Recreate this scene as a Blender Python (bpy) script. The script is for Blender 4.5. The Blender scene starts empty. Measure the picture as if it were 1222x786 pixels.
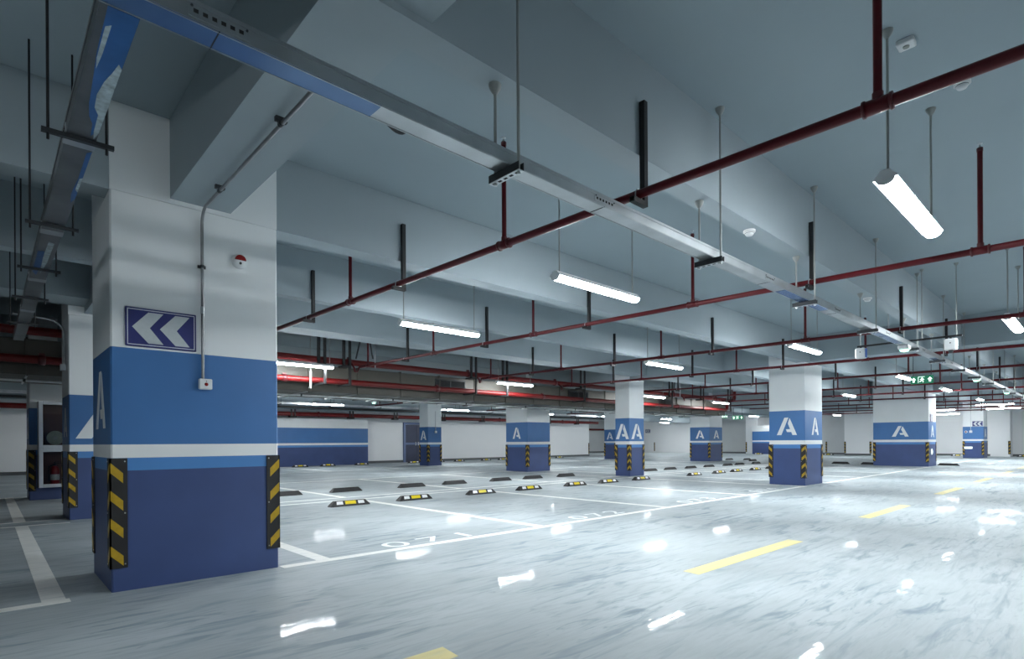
import bpy, math, random
from mathutils import Vector, Matrix

R = random.Random(7)
sc = bpy.context.scene
COL = sc.collection
PI = math.pi

# ------------------------------------------------------------------ camera
F_PX, YAW, ROLL, CX, CY, H = 671.3, 0.8190, -0.0059, 611.0, 527.06, 1.15
fw = Vector((math.cos(YAW), math.sin(YAW), 0))
r0 = Vector((math.sin(YAW), -math.cos(YAW), 0))
u0 = Vector((0, 0, 1))
cr, sr = math.cos(ROLL), math.sin(ROLL)
right = r0 * cr + u0 * sr
up = u0 * cr - r0 * sr
cam_d = bpy.data.cameras.new('camera')
cam_d.sensor_width = 36.0
cam_d.lens = 36.0 * F_PX / 1222.0
cam_d.shift_x = 0.0
cam_d.shift_y = (CY - 393.0) / 1222.0
cam_d.clip_start = 0.05
cam_d.clip_end = 300
cam = bpy.data.objects.new('camera', cam_d)
m = Matrix((right, up, -fw)).transposed().to_4x4()
m.translation = Vector((0, 0, H))
cam.matrix_world = m
COL.objects.link(cam)
sc.camera = cam

sc.view_settings.view_transform = 'Standard'
sc.view_settings.look = 'None'
sc.view_settings.gamma = 1.0
sc.view_settings.use_curve_mapping = False
sc.view_settings.exposure = 0.15
sc.cycles.use_denoising = True
sc.cycles.max_bounces = 8
sc.cycles.diffuse_bounces = 5
sc.cycles.glossy_bounces = 4
sc.cycles.sample_clamp_indirect = 6.0
w = bpy.data.worlds.new('world'); sc.world = w
w.use_nodes = True
w.node_tree.nodes['Background'].inputs[0].default_value = (0.6, 0.75, 0.85, 1)
w.node_tree.nodes['Background'].inputs[1].default_value = 0.02

# ------------------------------------------------------------------ materials
MATS = {}

def mat(name, col, rough=0.5, metal=0.0, var=0.06, scale=3.0, emit=0.0, emit_col=None, bump=0.0, spec=0.5, coat=0.0):
    """procedural: base colour broken up by soft noise, roughness by another"""
    if name in MATS:
        return MATS[name]
    M = bpy.data.materials.new(name); M.use_nodes = True
    nt = M.node_tree; N = nt.nodes; L = nt.links
    b = N['Principled BSDF']
    tc = N.new('ShaderNodeTexCoord')
    nz = N.new('ShaderNodeTexNoise'); nz.inputs['Scale'].default_value = scale; nz.inputs['Detail'].default_value = 4
    L.new(tc.outputs['Object'], nz.inputs['Vector'])
    rp = N.new('ShaderNodeValToRGB')
    c = Vector(col)
    lo = c * (1 - var); hi = c * (1 + var)
    rp.color_ramp.elements[0].position = 0.3; rp.color_ramp.elements[0].color = (*lo, 1)
    rp.color_ramp.elements[1].position = 0.7; rp.color_ramp.elements[1].color = (*[min(x, 1) for x in hi], 1)
    L.new(nz.outputs['Fac'], rp.inputs['Fac'])
    L.new(rp.outputs['Color'], b.inputs['Base Color'])
    b.inputs['Roughness'].default_value = rough
    b.inputs['Metallic'].default_value = metal
    b.inputs['Specular IOR Level'].default_value = spec
    if coat:
        b.inputs['Coat Weight'].default_value = coat; b.inputs['Coat Roughness'].default_value = 0.12
    if emit:
        b.inputs['Emission Color'].default_value = (*(emit_col or col), 1)
        b.inputs['Emission Strength'].default_value = emit
    if bump:
        bp = N.new('ShaderNodeBump'); bp.inputs['Strength'].default_value = bump; bp.inputs['Distance'].default_value = 0.01
        L.new(nz.outputs['Fac'], bp.inputs['Height']); L.new(bp.outputs['Normal'], b.inputs['Normal'])
    MATS[name] = M
    return M

def floor_material(name, base, paint=None):
    M = bpy.data.materials.new(name); M.use_nodes = True
    nt = M.node_tree; N = nt.nodes; L = nt.links
    b = N['Principled BSDF']
    geo = N.new('ShaderNodeNewGeometry')

    def noise(scale, sc3, detail, rot=0.0, dist=0.0):
        mp = N.new('ShaderNodeMapping'); mp.inputs['Scale'].default_value = sc3; mp.inputs['Rotation'].default_value = (0, 0, rot)
        L.new(geo.outputs['Position'], mp.inputs['Vector'])
        n = N.new('ShaderNodeTexNoise'); n.inputs['Scale'].default_value = scale; n.inputs['Detail'].default_value = detail
        n.inputs['Distortion'].default_value = dist
        L.new(mp.outputs['Vector'], n.inputs['Vector'])
        return n.outputs['Fac']

    def ramp(src, p0, p1, a=0.0, z=1.0):
        r = N.new('ShaderNodeMapRange'); r.inputs['From Min'].default_value = p0; r.inputs['From Max'].default_value = p1
        r.inputs['To Min'].default_value = a; r.inputs['To Max'].default_value = z
        L.new(src, r.inputs['Value']); return r.outputs['Result']

    def mix(fac, a, bb):
        x = N.new('ShaderNodeMix'); x.data_type = 'RGBA'
        if isinstance(fac, float): x.inputs['Factor'].default_value = fac
        else: L.new(fac, x.inputs['Factor'])
        for sock, v in ((x.inputs['A'], a), (x.inputs['B'], bb)):
            if isinstance(v, tuple): sock.default_value = (*v, 1)
            else: L.new(v, sock)
        return x.outputs['Result']

    def mul(a, bb):
        x = N.new('ShaderNodeMath'); x.operation = 'MULTIPLY'
        L.new(a, x.inputs[0])
        if isinstance(bb, float): x.inputs[1].default_value = bb
        else: L.new(bb, x.inputs[1])
        return x.outputs[0]

    lo = tuple(x * 0.84 for x in base); hi = tuple(min(1, x * 1.08) for x in base)
    c = mix(ramp(noise(0.55, (1, 1.3, 1), 3), 0.35, 0.65), lo, hi)
    dark = tuple(x * f for x, f in zip(base, (0.44, 0.52, 0.58)))
    region = ramp(noise(0.9, (0.6, 1, 1), 2, 0.2), 0.34, 0.60)
    s1 = ramp(noise(2.0, (0.7, 3.4, 1), 9, 0.12, 1.2), 0.52, 0.68)
    s2 = ramp(noise(2.6, (0.5, 4.5, 1), 9, -0.40, 1.0), 0.56, 0.72)
    s3 = ramp(noise(6.0, (0.5, 2.4, 1), 7, 0.6, 1.6), 0.58, 0.72)
    c = mix(mul(mul(s1, region), 0.85), c, dark)
    c = mix(mul(s2, 0.42), c, dark)
    c = mix(mul(mul(s3, region), 0.65), c, dark)
    # tyre tracks running with the lane
    tr = ramp(noise(1.6, (0.10, 9.0, 1), 3, 0.06), 0.60, 0.72)
    c = mix(mul(mul(tr, region), 0.4), c, dark)
    if paint:
        wear = ramp(noise(6.0, (0.7, 2.5, 1), 5, 0.1, 0.5), 0.50, 0.74)
        c = mix(mul(wear, 0.30), paint, c)
    L.new(c, b.inputs['Base Color'])
    b.inputs['Roughness'].default_value = 0.5
    b.inputs['Specular IOR Level'].default_value = 0.06
    # worn polish: a thin sharp gloss that survives in streaks
    gl = N.new('ShaderNodeBsdfGlossy'); gl.inputs['Roughness'].default_value = 0.035
    gl.inputs['Color'].default_value = (1, 1, 1, 1)
    pol = ramp(noise(4.5, (0.9, 7.0, 1), 4, 0.75, 0.5), 0.44, 0.58, 0.001, 0.042)
    ms = N.new('ShaderNodeMixShader')
    L.new(pol, ms.inputs[0]); L.new(b.outputs[0], ms.inputs[1]); L.new(gl.outputs[0], ms.inputs[2])
    L.new(ms.outputs[0], N['Material Output'].inputs['Surface'])
    bp = N.new('ShaderNodeBump'); bp.inputs['Strength'].default_value = 0.05; bp.inputs['Distance'].default_value = 0.010
    hs = N.new('ShaderNodeMath'); hs.operation = 'MULTIPLY_ADD'
    L.new(noise(7.0, (0.6, 3.2, 1), 3.0, 0.75), hs.inputs[0]); hs.inputs[1].default_value = 0.8
    L.new(noise(3.0, (1.0, 1.5, 1), 2.0, -0.7), hs.inputs[2])
    L.new(hs.outputs[0], bp.inputs['Height'])
    L.new(bp.outputs['Normal'], gl.inputs['Normal'])
    return M

def galvanised(name, film):
    """zinc-coated sheet; film = scraps of blue protective film still stuck on"""
    M = bpy.data.materials.new(name); M.use_nodes = True
    nt = M.node_tree; N = nt.nodes; L = nt.links
    b = N['Principled BSDF']
    tc = N.new('ShaderNodeTexCoord')
    n = N.new('ShaderNodeTexNoise'); n.inputs['Scale'].default_value = 5.0; n.inputs['Detail'].default_value = 5
    L.new(tc.outputs['Object'], n.inputs['Vector'])
    r = N.new('ShaderNodeValToRGB')
    r.color_ramp.elements[0].position = .3; r.color_ramp.elements[0].color = (.40, .43, .45, 1)
    r.color_ramp.elements[1].position = .7; r.color_ramp.elements[1].color = (.62, .66, .68, 1)
    L.new(n.outputs['Fac'], r.inputs['Fac'])
    rr = N.new('ShaderNodeMapRange'); rr.inputs['To Min'].default_value = .26; rr.inputs['To Max'].default_value = .5
    L.new(n.outputs['Fac'], rr.inputs['Value'])
    mp = N.new('ShaderNodeMapping'); mp.inputs['Scale'].default_value = film
    L.new(tc.outputs['Object'], mp.inputs['Vector'])
    n2 = N.new('ShaderNodeTexNoise'); n2.inputs['Scale'].default_value = 1.0; n2.inputs['Detail'].default_value = 3; n2.inputs['Distortion'].default_value = .6
    L.new(mp.outputs['Vector'], n2.inputs['Vector'])
    r2 = N.new('ShaderNodeMapRange'); r2.inputs['From Min'].default_value = .50; r2.inputs['From Max'].default_value = .54
    L.new(n2.outputs['Fac'], r2.inputs['Value'])
    mx = N.new('ShaderNodeMix'); mx.data_type = 'RGBA'
    L.new(r2.outputs['Result'], mx.inputs['Factor']); L.new(r.outputs['Color'], mx.inputs['A'])
    mx.inputs['B'].default_value = (.07, .19, .46, 1)
    L.new(mx.outputs['Result'], b.inputs['Base Color'])
    iv = N.new('ShaderNodeMapRange'); iv.inputs['To Min'].default_value = .85; iv.inputs['To Max'].default_value = .25
    L.new(r2.outputs['Result'], iv.inputs['Value']); L.new(iv.outputs['Result'], b.inputs['Metallic'])
    L.new(rr.outputs['Result'], b.inputs['Roughness'])
    return M

FLOOR_C = (.425, .472, .492)
M_FLOOR = floor_material('epoxy_floor', FLOOR_C)
M_WLINE = floor_material('white_line_paint', FLOOR_C, (.88, .88, .84))
M_YLINE = floor_material('yellow_line_paint', FLOOR_C, (.74, .65, .31))
M_NUM = floor_material('white_number_paint', FLOOR_C, (.90, .92, .92))
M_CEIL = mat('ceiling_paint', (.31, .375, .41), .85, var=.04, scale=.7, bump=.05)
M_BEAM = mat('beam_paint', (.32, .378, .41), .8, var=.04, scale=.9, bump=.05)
M_WALL = mat('white_wall_paint', (.88, .89, .90), .7, var=.015, scale=.6)
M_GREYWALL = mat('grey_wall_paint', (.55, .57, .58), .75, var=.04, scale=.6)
M_PWHITE = mat('pillar_white', (.84, .865, .875), .6, var=.025, scale=1.2, bump=.03)
M_STRIPE = mat('stripe_white', (.84, .85, .85), .5, var=.02)
M_UBLUE = mat('upper_blue', (.050, .165, .400), .42, var=.05, scale=2)
M_LBLUE = mat('band_blue', (.070, .230, .540), .42, var=.04, scale=2)
M_DBLUE = mat('lower_blue', (.044, .075, .205), .42, var=.08, scale=2)
M_LETTER = mat('letter_white', (.84, .86, .86), .5, var=.02)
M_RUBBER = mat('black_rubber', (.014, .014, .015), .55, var=.2, scale=8, bump=.1)
M_YREFL = mat('yellow_reflective', (.46, .29, .010), .35, var=.12, scale=30, bump=.1)
M_WREFL = mat('white_reflective', (.82, .83, .85), .3, var=.04, scale=30)
M_YSTOP = mat('stop_yellow', (.80, .62, .01), .35, var=.05, scale=30)
M_SCREW = mat('steel_screw', (.7, .7, .68), .3, 1.0)
M_RED = mat('fire_pipe_red', (.085, .004, .008), .4, var=.10, scale=4, spec=.3)
M_REDMAIN = mat('fire_main_red', (.115, .005, .005), .4, var=.14, scale=3, spec=.35)
M_CLAMP = mat('coupling_red', (.085, .008, .012), .4, var=.1)
M_BLACK = mat('black_steel', (.017, .018, .020), .5, 0.2, var=.15, scale=6)
M_DKGREY = mat('dark_grey_steel', (.05, .055, .06), .45, 0.5, var=.1, scale=6)
M_ROD = mat('painted_rod', (.30, .32, .31), .5, var=.05)
M_ZINC = mat('zinc', (.55, .58, .60), .35, .9, var=.12, scale=8)
M_CONDUIT = mat('steel_conduit', (.26, .27, .28), .38, .75, var=.15, scale=9)
M_TRAY = mat('galvanised_tray', (.44, .47, .49), .32, .85, var=.14, scale=4)
M_FILM = mat('blue_film', (.12, .22, .42), .22, .45, var=.25, scale=1.2)
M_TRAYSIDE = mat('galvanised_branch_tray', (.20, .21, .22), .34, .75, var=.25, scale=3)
M_SCRAP = mat('blue_film_scrap', (.035, .13, .36), .3, .1, var=.2, scale=6)
M_BACK = mat('film_backing', (.42, .50, .53), .5, var=.3, scale=25, bump=.4)
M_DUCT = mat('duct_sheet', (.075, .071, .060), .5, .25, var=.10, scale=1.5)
M_FLANGE = mat('duct_flange', (.70, .72, .72), .28, .9, var=.1, scale=9)  # brighter than the duct sheet, stands in for reflections along its underside
M_HOLE = mat('dark_hole', (.01, .01, .011), .8, var=.1)
M_HOUSING = mat('lamp_white', (.80, .82, .82), .45, var=.02)
LAMP_E = 160.0
M_TUBE = mat('lit_tube', (.95, .97, 1.0), .4, var=.01, emit=LAMP_E, emit_col=(.93, .98, 1.0))
M_PLASTIC = mat('white_plastic', (.74, .76, .77), .4, var=.02)
M_REDLENS = mat('red_lens', (.22, .012, .012), .25, var=.1)
M_GREENLED = mat('green_lens', (.3, .9, .55), .4, var=.02, emit=2.2, emit_col=(.45, 1.0, .70))
M_EXITGREEN = mat('exit_green', (.006, .15, .075), .4, var=.03, emit=.14, emit_col=(.02, .62, .30))
M_EXITWHITE = mat('exit_white', (.85, .95, .9), .4, var=.01, emit=1.6, emit_col=(.85, 1, .93))
M_NAVY = mat('sign_navy', (.028, .034, .165), .4, var=.05)
M_SIGNW = mat('sign_silver', (.56, .60, .62), .35, var=.04, scale=40)
M_SIGNB = mat('sign_border', (.70, .72, .78), .4, var=.03)
M_BLUESIDE = mat('box_blue_side', (.02, .10, .42), .4, var=.05)
M_ALU = mat('aluminium_frame', (.62, .65, .68), .35, .7, var=.06, scale=5)
M_CABIN = mat('cabinet_inside', (.16, .075, .065), .6, var=.15)
M_HOSE = mat('hose_pale', (.55, .60, .52), .7, var=.1, scale=20)
M_EXTING = mat('extinguisher_red', (.35, .012, .012), .3, var=.06)
M_SKIRT = mat('grey_skirting', (.10, .11, .115), .5, var=.08)
M_DOOR = mat('door_navy_grey', (.045, .055, .10), .45, var=.06)
M_DOORFR = mat('door_frame_blue', (.14, .19, .34), .45, var=.05)
def glass_mat():
    M = bpy.data.materials.new('cabinet_glass'); M.use_nodes = True
    nt = M.node_tree; N = nt.nodes; L = nt.links
    b = N['Principled BSDF']
    b.inputs['Base Color'].default_value = (.9, .93, .93, 1); b.inputs['Roughness'].default_value = .03
    tr = N.new('ShaderNodeBsdfTransparent'); tr.inputs['Color'].default_value = (.80, .82, .82, 1)
    fr = N.new('ShaderNodeFresnel'); fr.inputs['IOR'].default_value = 1.5
    gl = N.new('ShaderNodeBsdfGlossy'); gl.inputs['Roughness'].default_value = .03
    mx = N.new('ShaderNodeMixShader')
    L.new(fr.outputs[0], mx.inputs[0]); L.new(tr.outputs[0], mx.inputs[1]); L.new(gl.outputs[0], mx.inputs[2])
    L.new(mx.outputs[0], N['Material Output'].inputs['Surface'])
    return M
M_GLASS = glass_mat()

# ------------------------------------------------------------------ mesh builder
class MB:
    def __init__(s):
        s.v = []; s.f = []; s.mi = []; s.mats = []; s.sm = []

    def m(s, M):
        if M not in s.mats: s.mats.append(M)
        return s.mats.index(M)

    def add(s, vs, fs, M, smooth=False):
        o = len(s.v); k = s.m(M)
        s.v += [tuple(v) for v in vs]
        for f in fs:
            s.f.append([o + i for i in f]); s.mi.append(k); s.sm.append(smooth)

    def box(s, x0, x1, y0, y1, z0, z1, M):
        vs = [(x, y, z) for z in (z0, z1) for y in (y0, y1) for x in (x0, x1)]
        s.add(vs, [(0, 2, 3, 1), (4, 5, 7, 6), (0, 1, 5, 4), (2, 6, 7, 3), (0, 4, 6, 2), (1, 3, 7, 5)], M)

    def cbox(s, x0, x1, y0, y1, z0, z1, M, c=.006):
        """box with chamfered vertical and horizontal edges"""
        b = [(x0 + c, y0), (x1 - c, y0), (x1, y0 + c), (x1, y1 - c), (x1 - c, y1), (x0 + c, y1), (x0, y1 - c), (x0, y0 + c)]
        cx, cy = (x0 + x1) / 2, (y0 + y1) / 2
        def ins(p): return (p[0] + (c if p[0] < cx else -c), p[1] + (c if p[1] < cy else -c))
        rings = [[(*ins(p), z0) for p in b], [(*p, z0 + c) for p in b], [(*p, z1 - c) for p in b], [(*ins(p), z1) for p in b]]
        vs = [q for r in rings for q in r]; fs = []
        for k in range(3):
            for i in range(8):
                j = (i + 1) % 8
                fs.append((k * 8 + i, k * 8 + j, k * 8 + 8 + j, k * 8 + 8 + i))
        fs.append(tuple(reversed(range(8)))); fs.append(tuple(range(24, 32)))
        s.add(vs, fs, M)

    def prism(s, poly, axis, a0, a1, M, smooth=False):
        """poly: 2-D outline; axis 'x': poly=(y,z); 'y': poly=(x,z); 'z': poly=(x,y)"""
        n = len(poly)
        def P(p, a): return (a, p[0], p[1]) if axis == 'x' else ((p[0], a, p[1]) if axis == 'y' else (p[0], p[1], a))
        vs = [P(p, a0) for p in poly] + [P(p, a1) for p in poly]
        fs = [(i, (i + 1) % n, n + (i + 1) % n, n + i) for i in range(n)]
        s.add(vs, fs, M, smooth)
        s.add(vs, [tuple(reversed(range(n))), tuple(range(n, 2 * n))], M)

    def tube(s, pts, r, M, seg=10, caps=True):
        pts = [Vector(p) for p in pts]
        rings = []
        prev = None
        for i, p in enumerate(pts):
            if i == 0: d = pts[1] - p
            elif i == len(pts) - 1: d = p - pts[i - 1]
            else: d = (pts[i + 1] - p).normalized() + (p - pts[i - 1]).normalized()
            d.normalize()
            a = prev if prev is not None else (Vector((0, 0, 1)) if abs(d.z) < .9 else Vector((1, 0, 0)))
            a = (a - d * a.dot(d)).normalized(); prev = a
            b = d.cross(a)
            rr = r[i] if isinstance(r, (list, tuple)) else r
            rings.append([p + (a * math.cos(2 * PI * k / seg) + b * math.sin(2 * PI * k / seg)) * rr for k in range(seg)])
        vs = [q for g in rings for q in g]; fs = []
        for i in range(len(pts) - 1):
            for k in range(seg):
                l = (k + 1) % seg
                fs.append((i * seg + k, i * seg + l, (i + 1) * seg + l, (i + 1) * seg + k))
        s.add(vs, fs, M, True)
        if caps:
            s.add(vs, [tuple(reversed(range(seg))), tuple(range(len(vs) - seg, len(vs)))], M)

    def lathe(s, prof, c, axis, M, seg=16):
        """prof: (radius, distance along axis) from c"""
        A = Vector(axis).normalized()
        a = Vector((0, 0, 1)) if abs(A.z) < .9 else Vector((1, 0, 0))
        a = (a - A * a.dot(A)).normalized(); b = A.cross(a); c = Vector(c)
        vs = []; fs = []
        for r, d in prof:
            for k in range(seg):
                t = 2 * PI * k / seg
                vs.append(c + A * d + (a * math.cos(t) + b * math.sin(t)) * r)
        for i in range(len(prof) - 1):
            for k in range(seg):
                l = (k + 1) % seg
                fs.append((i * seg + k, i * seg + l, (i + 1) * seg + l, (i + 1) * seg + k))
        s.add(vs, fs, M, True)
        s.add(vs, [tuple(reversed(range(seg))), tuple(range(len(vs) - seg, len(vs)))], M)

    def plate(s, poly, o, ax, ay, n, t, M):
        """flat outline poly (a,b) at o, in-plane axes ax, ay, raised by t along n"""
        o, ax, ay, n = Vector(o), Vector(ax), Vector(ay), Vector(n)
        k = len(poly)
        v0 = [o + ax * a + ay * b for a, b in poly]; v1 = [p + n * t for p in v0]
        s.add(v0 + v1, [tuple(range(k, 2 * k))] + [(i, (i + 1) % k, k + (i + 1) % k, k + i) for i in range(k)] + [tuple(reversed(range(k)))], M)

    def mesh(s, name):
        me = bpy.data.meshes.new(name)
        me.from_pydata(s.v, [], s.f)
        for M in s.mats: me.materials.append(M)
        me.polygons.foreach_set('material_index', s.mi)
        me.polygons.foreach_set('use_smooth', s.sm)
        import bmesh
        bm = bmesh.new(); bm.from_mesh(me)
        bmesh.ops.recalc_face_normals(bm, faces=bm.faces); bm.to_mesh(me); bm.free()
        me.update()
        return me

def link(name, data, parent=None, loc=(0, 0, 0), rz=0.0):
    o = bpy.data.objects.new(name, data); COL.objects.link(o)
    o.location = loc; o.rotation_euler = (0, 0, rz)
    if parent: o.parent = parent
    return o

def obj(name, mb, parent=None, loc=(0, 0, 0), rz=0.0):
    return link(name, mb.mesh(name), parent, loc, rz)

def tag(o, label, cat, group=None, kind='thing'):
    o['label'] = label; o['category'] = cat
    if group: o['group'] = group
    if kind: o['kind'] = kind
    return o

def thing(name, label, cat, loc=(0, 0, 0), rz=0.0, group=None):
    return tag(link(name, None, None, loc, rz), label, cat, group)

def struct(name, mb, label=None, cat=None):
    o = obj(name, mb); o['kind'] = 'structure'
    if label: o['label'] = label; o['category'] = cat
    return o

def dup(root, loc, rz, label, group=None):
    r = root.copy(); COL.objects.link(r); r.location = loc; r.rotation_euler = (0, 0, rz); r['label'] = label
    if group: r['group'] = group
    for ch in list(root.children):
        c = ch.copy(); COL.objects.link(c); c.parent = r
        for g in list(ch.children):
            d = g.copy(); COL.objects.link(d); d.parent = c
    return r

ORD = ['first', 'second', 'third', 'fourth', 'fifth', 'sixth', 'seventh', 'eighth', 'ninth', 'tenth', 'eleventh', 'twelfth',
       'thirteenth', 'fourteenth', 'fifteenth', 'sixteenth', 'seventeenth', 'eighteenth', 'nineteenth', 'twentieth']

SLAB = 3.82
# ------------------------------------------------------------------ room shell
X0, X1, Y0, Y1 = -11.0, 50.0, -9.0, 42.0
b = MB(); b.box(X0 - .3, X1 + .3, Y0 - .3, Y1 + .3, -.3, 0, M_FLOOR)
floor = struct('floor', b, 'glossy pale grey epoxy floor with tyre scuffs across the car park', 'floor')
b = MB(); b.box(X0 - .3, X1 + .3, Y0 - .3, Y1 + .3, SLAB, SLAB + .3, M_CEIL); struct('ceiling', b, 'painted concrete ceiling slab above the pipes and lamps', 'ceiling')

# beams along the lane: (front, back, bottom)
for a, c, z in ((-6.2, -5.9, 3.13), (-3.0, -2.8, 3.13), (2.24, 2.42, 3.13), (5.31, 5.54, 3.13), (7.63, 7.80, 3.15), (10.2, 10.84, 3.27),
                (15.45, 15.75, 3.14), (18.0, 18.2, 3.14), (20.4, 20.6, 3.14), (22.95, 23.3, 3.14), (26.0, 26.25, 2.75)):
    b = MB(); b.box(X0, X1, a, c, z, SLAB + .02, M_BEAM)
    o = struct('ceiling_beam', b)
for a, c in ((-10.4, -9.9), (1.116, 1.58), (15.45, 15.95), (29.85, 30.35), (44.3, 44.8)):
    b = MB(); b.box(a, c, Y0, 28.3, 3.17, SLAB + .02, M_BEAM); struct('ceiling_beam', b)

def wall(name, x0, x1, y0, y1, M=M_WALL, z1=SLAB, label=None):
    b = MB(); b.box(x0, x1, y0, y1, 0, z1, M)
    return struct(name, b, label, 'wall' if label else None)

def banded_box(b, x0, x1, y0, y1, ztop, c=.012):
    ring = [(x0 + c, y0), (x1 - c, y0), (x1, y0 + c), (x1, y1 - c), (x1 - c, y1), (x0 + c, y1), (x0, y1 - c), (x0, y0 + c)]
    lv = [(0, M_DBLUE), (.942, M_LBLUE), (1.042, M_STRIPE), (1.148, M_UBLUE), (1.91, M_PWHITE), (ztop, None)]
    for (z, M), (z2, _) in zip(lv, lv[1:]):
        vs = [(*p, z) for p in ring] + [(*p, z2) for p in ring]
        b.add(vs, [(i, (i + 1) % 8, 8 + (i + 1) % 8, 8 + i) for i in range(8)], M)
    b.add([(*p, ztop) for p in ring], [tuple(range(8))], M_PWHITE)
    b.add([(*p, 0) for p in ring], [tuple(reversed(range(8)))], M_DBLUE)

# enclosing walls (behind the camera too: it is a closed basement)
wall('wall_near', X0, X1, Y0 - .3, Y0)
wall('wall_side', X0 - .3, X0, Y0, Y1)
wall('wall_far', X1, X1 + .3, Y0, Y1, M_WALL, label='white end wall of the car park beyond the last pillars')
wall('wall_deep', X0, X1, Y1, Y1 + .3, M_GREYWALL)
wall('wall_back', X0, 34.8, 28.3, 28.6, M_WALL, label='long white back wall behind the parking rows')
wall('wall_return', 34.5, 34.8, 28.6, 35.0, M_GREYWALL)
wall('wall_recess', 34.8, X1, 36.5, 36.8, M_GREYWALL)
wall('wall_block', 47.4, X1, 12.15, 13.9, M_WALL)
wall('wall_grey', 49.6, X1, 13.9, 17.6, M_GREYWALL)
wall('wall_jut', 48.6, X1, 21.0, 22.0, M_WALL)
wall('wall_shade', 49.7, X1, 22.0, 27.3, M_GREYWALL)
wall('wall_bay', 48.8, X1, 27.3, 33.0, M_WALL)
wall('wall_corner', 48.7, X1, 4.6, 5.6, M_WALL)
# painted wall sections
b = MB(); banded_box(b, 4.0, 15.1, 27.55, 28.3, 2.4); struct('wall_painted', b, 'blue banded wall section at the back beside the door', 'wall')
b = MB(); banded_box(b, 47.6, X1, 19.1, 21.0, 2.4); struct('wall_painted_end', b, 'blue banded wall section at the far end of the hall', 'wall')
# skirtings
def skirt(name, x0, x1, y0, y1):
    b = MB(); b.box(x0, x1, y0, y1, 0, .13, M_SKIRT); struct(name, b)
skirt('baseboard_back', 15.1, 34.8, 28.28, 28.3)
skirt('baseboard_back_left', X0, 4.0, 28.28, 28.3)
skirt('baseboard_far', X1 - .02, X1, 0, 12)
skirt('baseboard_grey', 49.58, 49.6, 13.9, 17.6)
skirt('baseboard_shade', 49.68, 49.7, 22.0, 27.3)
skirt('baseboard_block', 47.38, 47.4, 12.15, 13.9)
skirt('baseboard_recess', 34.8, X1, 36.48, 36.5)
# door at the back wall
b = MB()
b.box(17.75, 17.87, 28.18, 28.30, 0, 2.32, M_DOORFR); b.box(19.45, 19.57, 28.18, 28.30, 0, 2.32, M_DOORFR); b.box(17.87, 19.45, 28.18, 28.30, 2.2, 2.32, M_DOORFR)
dr = struct('door_1', b, 'dark double door with blue frame half hidden by a pillar', 'door')
for k in range(2):
    b = MB(); x = 17.87 + .79 * k
    b.box(x + .01, x + .78, 28.22, 28.29, .02, 2.19, M_DOOR); b.box(x + .01, x + .78, 28.20, 28.22, 1.02, 1.14, M_DOORFR)
    b.box(x + (.66 if k == 0 else .06), x + (.72 if k == 0 else .12), 28.16, 28.20, .98, 1.18, M_ZINC)
    obj('door_leaf', b, dr)

# ------------------------------------------------------------------ floor paint (children of the floor)
def fmark(name, x0, x1, y0, y1, M, h=.0016):
    b = MB(); b.box(x0, x1, y0, y1, -.01, h, M); return obj(name, b, floor)
for a, c in ((-9, .45), (2.0, 15.0), (16.4, 29.0), (30.7, 43.8)):
    fmark('bay_front_line', a, c, 5.22, 5.34, M_WLINE)
for x in (-6.0, -2.85, .29, 2.36, 5.44, 8.55, 11.7, 14.75, 16.45, 19.6, 22.7, 25.8, 28.8):
    for a, c in ((5.34, 10.48), (11.12, 16.3)):
        fmark('bay_side_line', x, x + .14, a, c, M_WLINE, .0018)
fmark('bay_back_line', -9, .9, 10.48, 10.58, M_WLINE); fmark('bay_back_line', -9, .9, 11.02, 11.12, M_WLINE)
fmark('bay_back_line', 2.3, 15.2, 10.48, 10.58, M_WLINE); fmark('bay_back_line', 2.3, 15.2, 11.02, 11.12, M_WLINE)
fmark('bay_back_line', 16.4, 29, 10.48, 10.58, M_WLINE); fmark('bay_back_line', 16.4, 29, 11.02, 11.12, M_WLINE)
fmark('bay_rear_front_line', -9, 29.0, 16.3, 16.42, M_WLINE)
fmark('bay_rear_front_line', -9, 34.0, 21.6, 21.72, M_WLINE)
for x in (4.0, 7.1, 10.2, 13.3, 16.4, 19.5, 22.6, 25.7):
    fmark('bay_side_line', x, x + .14, 21.72, 27.4, M_WLINE, .0018)
for a in (-3.2, -.45, 4.47, 9.45, 14.55, 19.4, 24.4, 29.4, 34.4, 39.4):
    b = MB(); L_ = 2.3
    b.prism([(a, 2.44), (a + L_, 2.41), (a + L_ + .02, 2.58), (a + .02, 2.60)], 'z', -.01, .0016, M_YLINE); obj('lane_dash', b, floor)
for a in (33.5, 37.5):
    fmark('bay_front_line', a, a + 1.8, 3.9, 4.02, M_WLINE)

def digits(txt, x, y, h, wid):
    cu = bpy.data.curves.new('bay_number', 'FONT'); cu.body = txt; cu.size = h / .70; cu.extrude = .0009; cu.space_character = 1.35
    o = bpy.data.objects.new('tmp', cu); COL.objects.link(o)
    bpy.context.view_layer.update()
    me = bpy.data.meshes.new_from_object(o.evaluated_get(bpy.context.evaluated_depsgraph_get()))
    bpy.data.objects.remove(o); bpy.data.curves.remove(cu)
    xs = [v.co.x for v in me.vertices]; k = wid / (max(xs) - min(xs)); mn = min(xs)
    for v in me.vertices: v.co.x = (v.co.x - mn) * k; v.co.z += .0005
    me.materials.clear(); me.materials.append(M_NUM)
    me.name = 'bay_number'
    return link('bay_number', me, floor, (x, y, .001))
digits('071', 3.22, 5.40, .30, 1.15)
digits('072', 6.40, 5.40, .30, 1.15)
digits('073', 9.5, 5.40, .30, 1.15)
digits('074', 12.6, 5.40, .30, 1.15)

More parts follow.
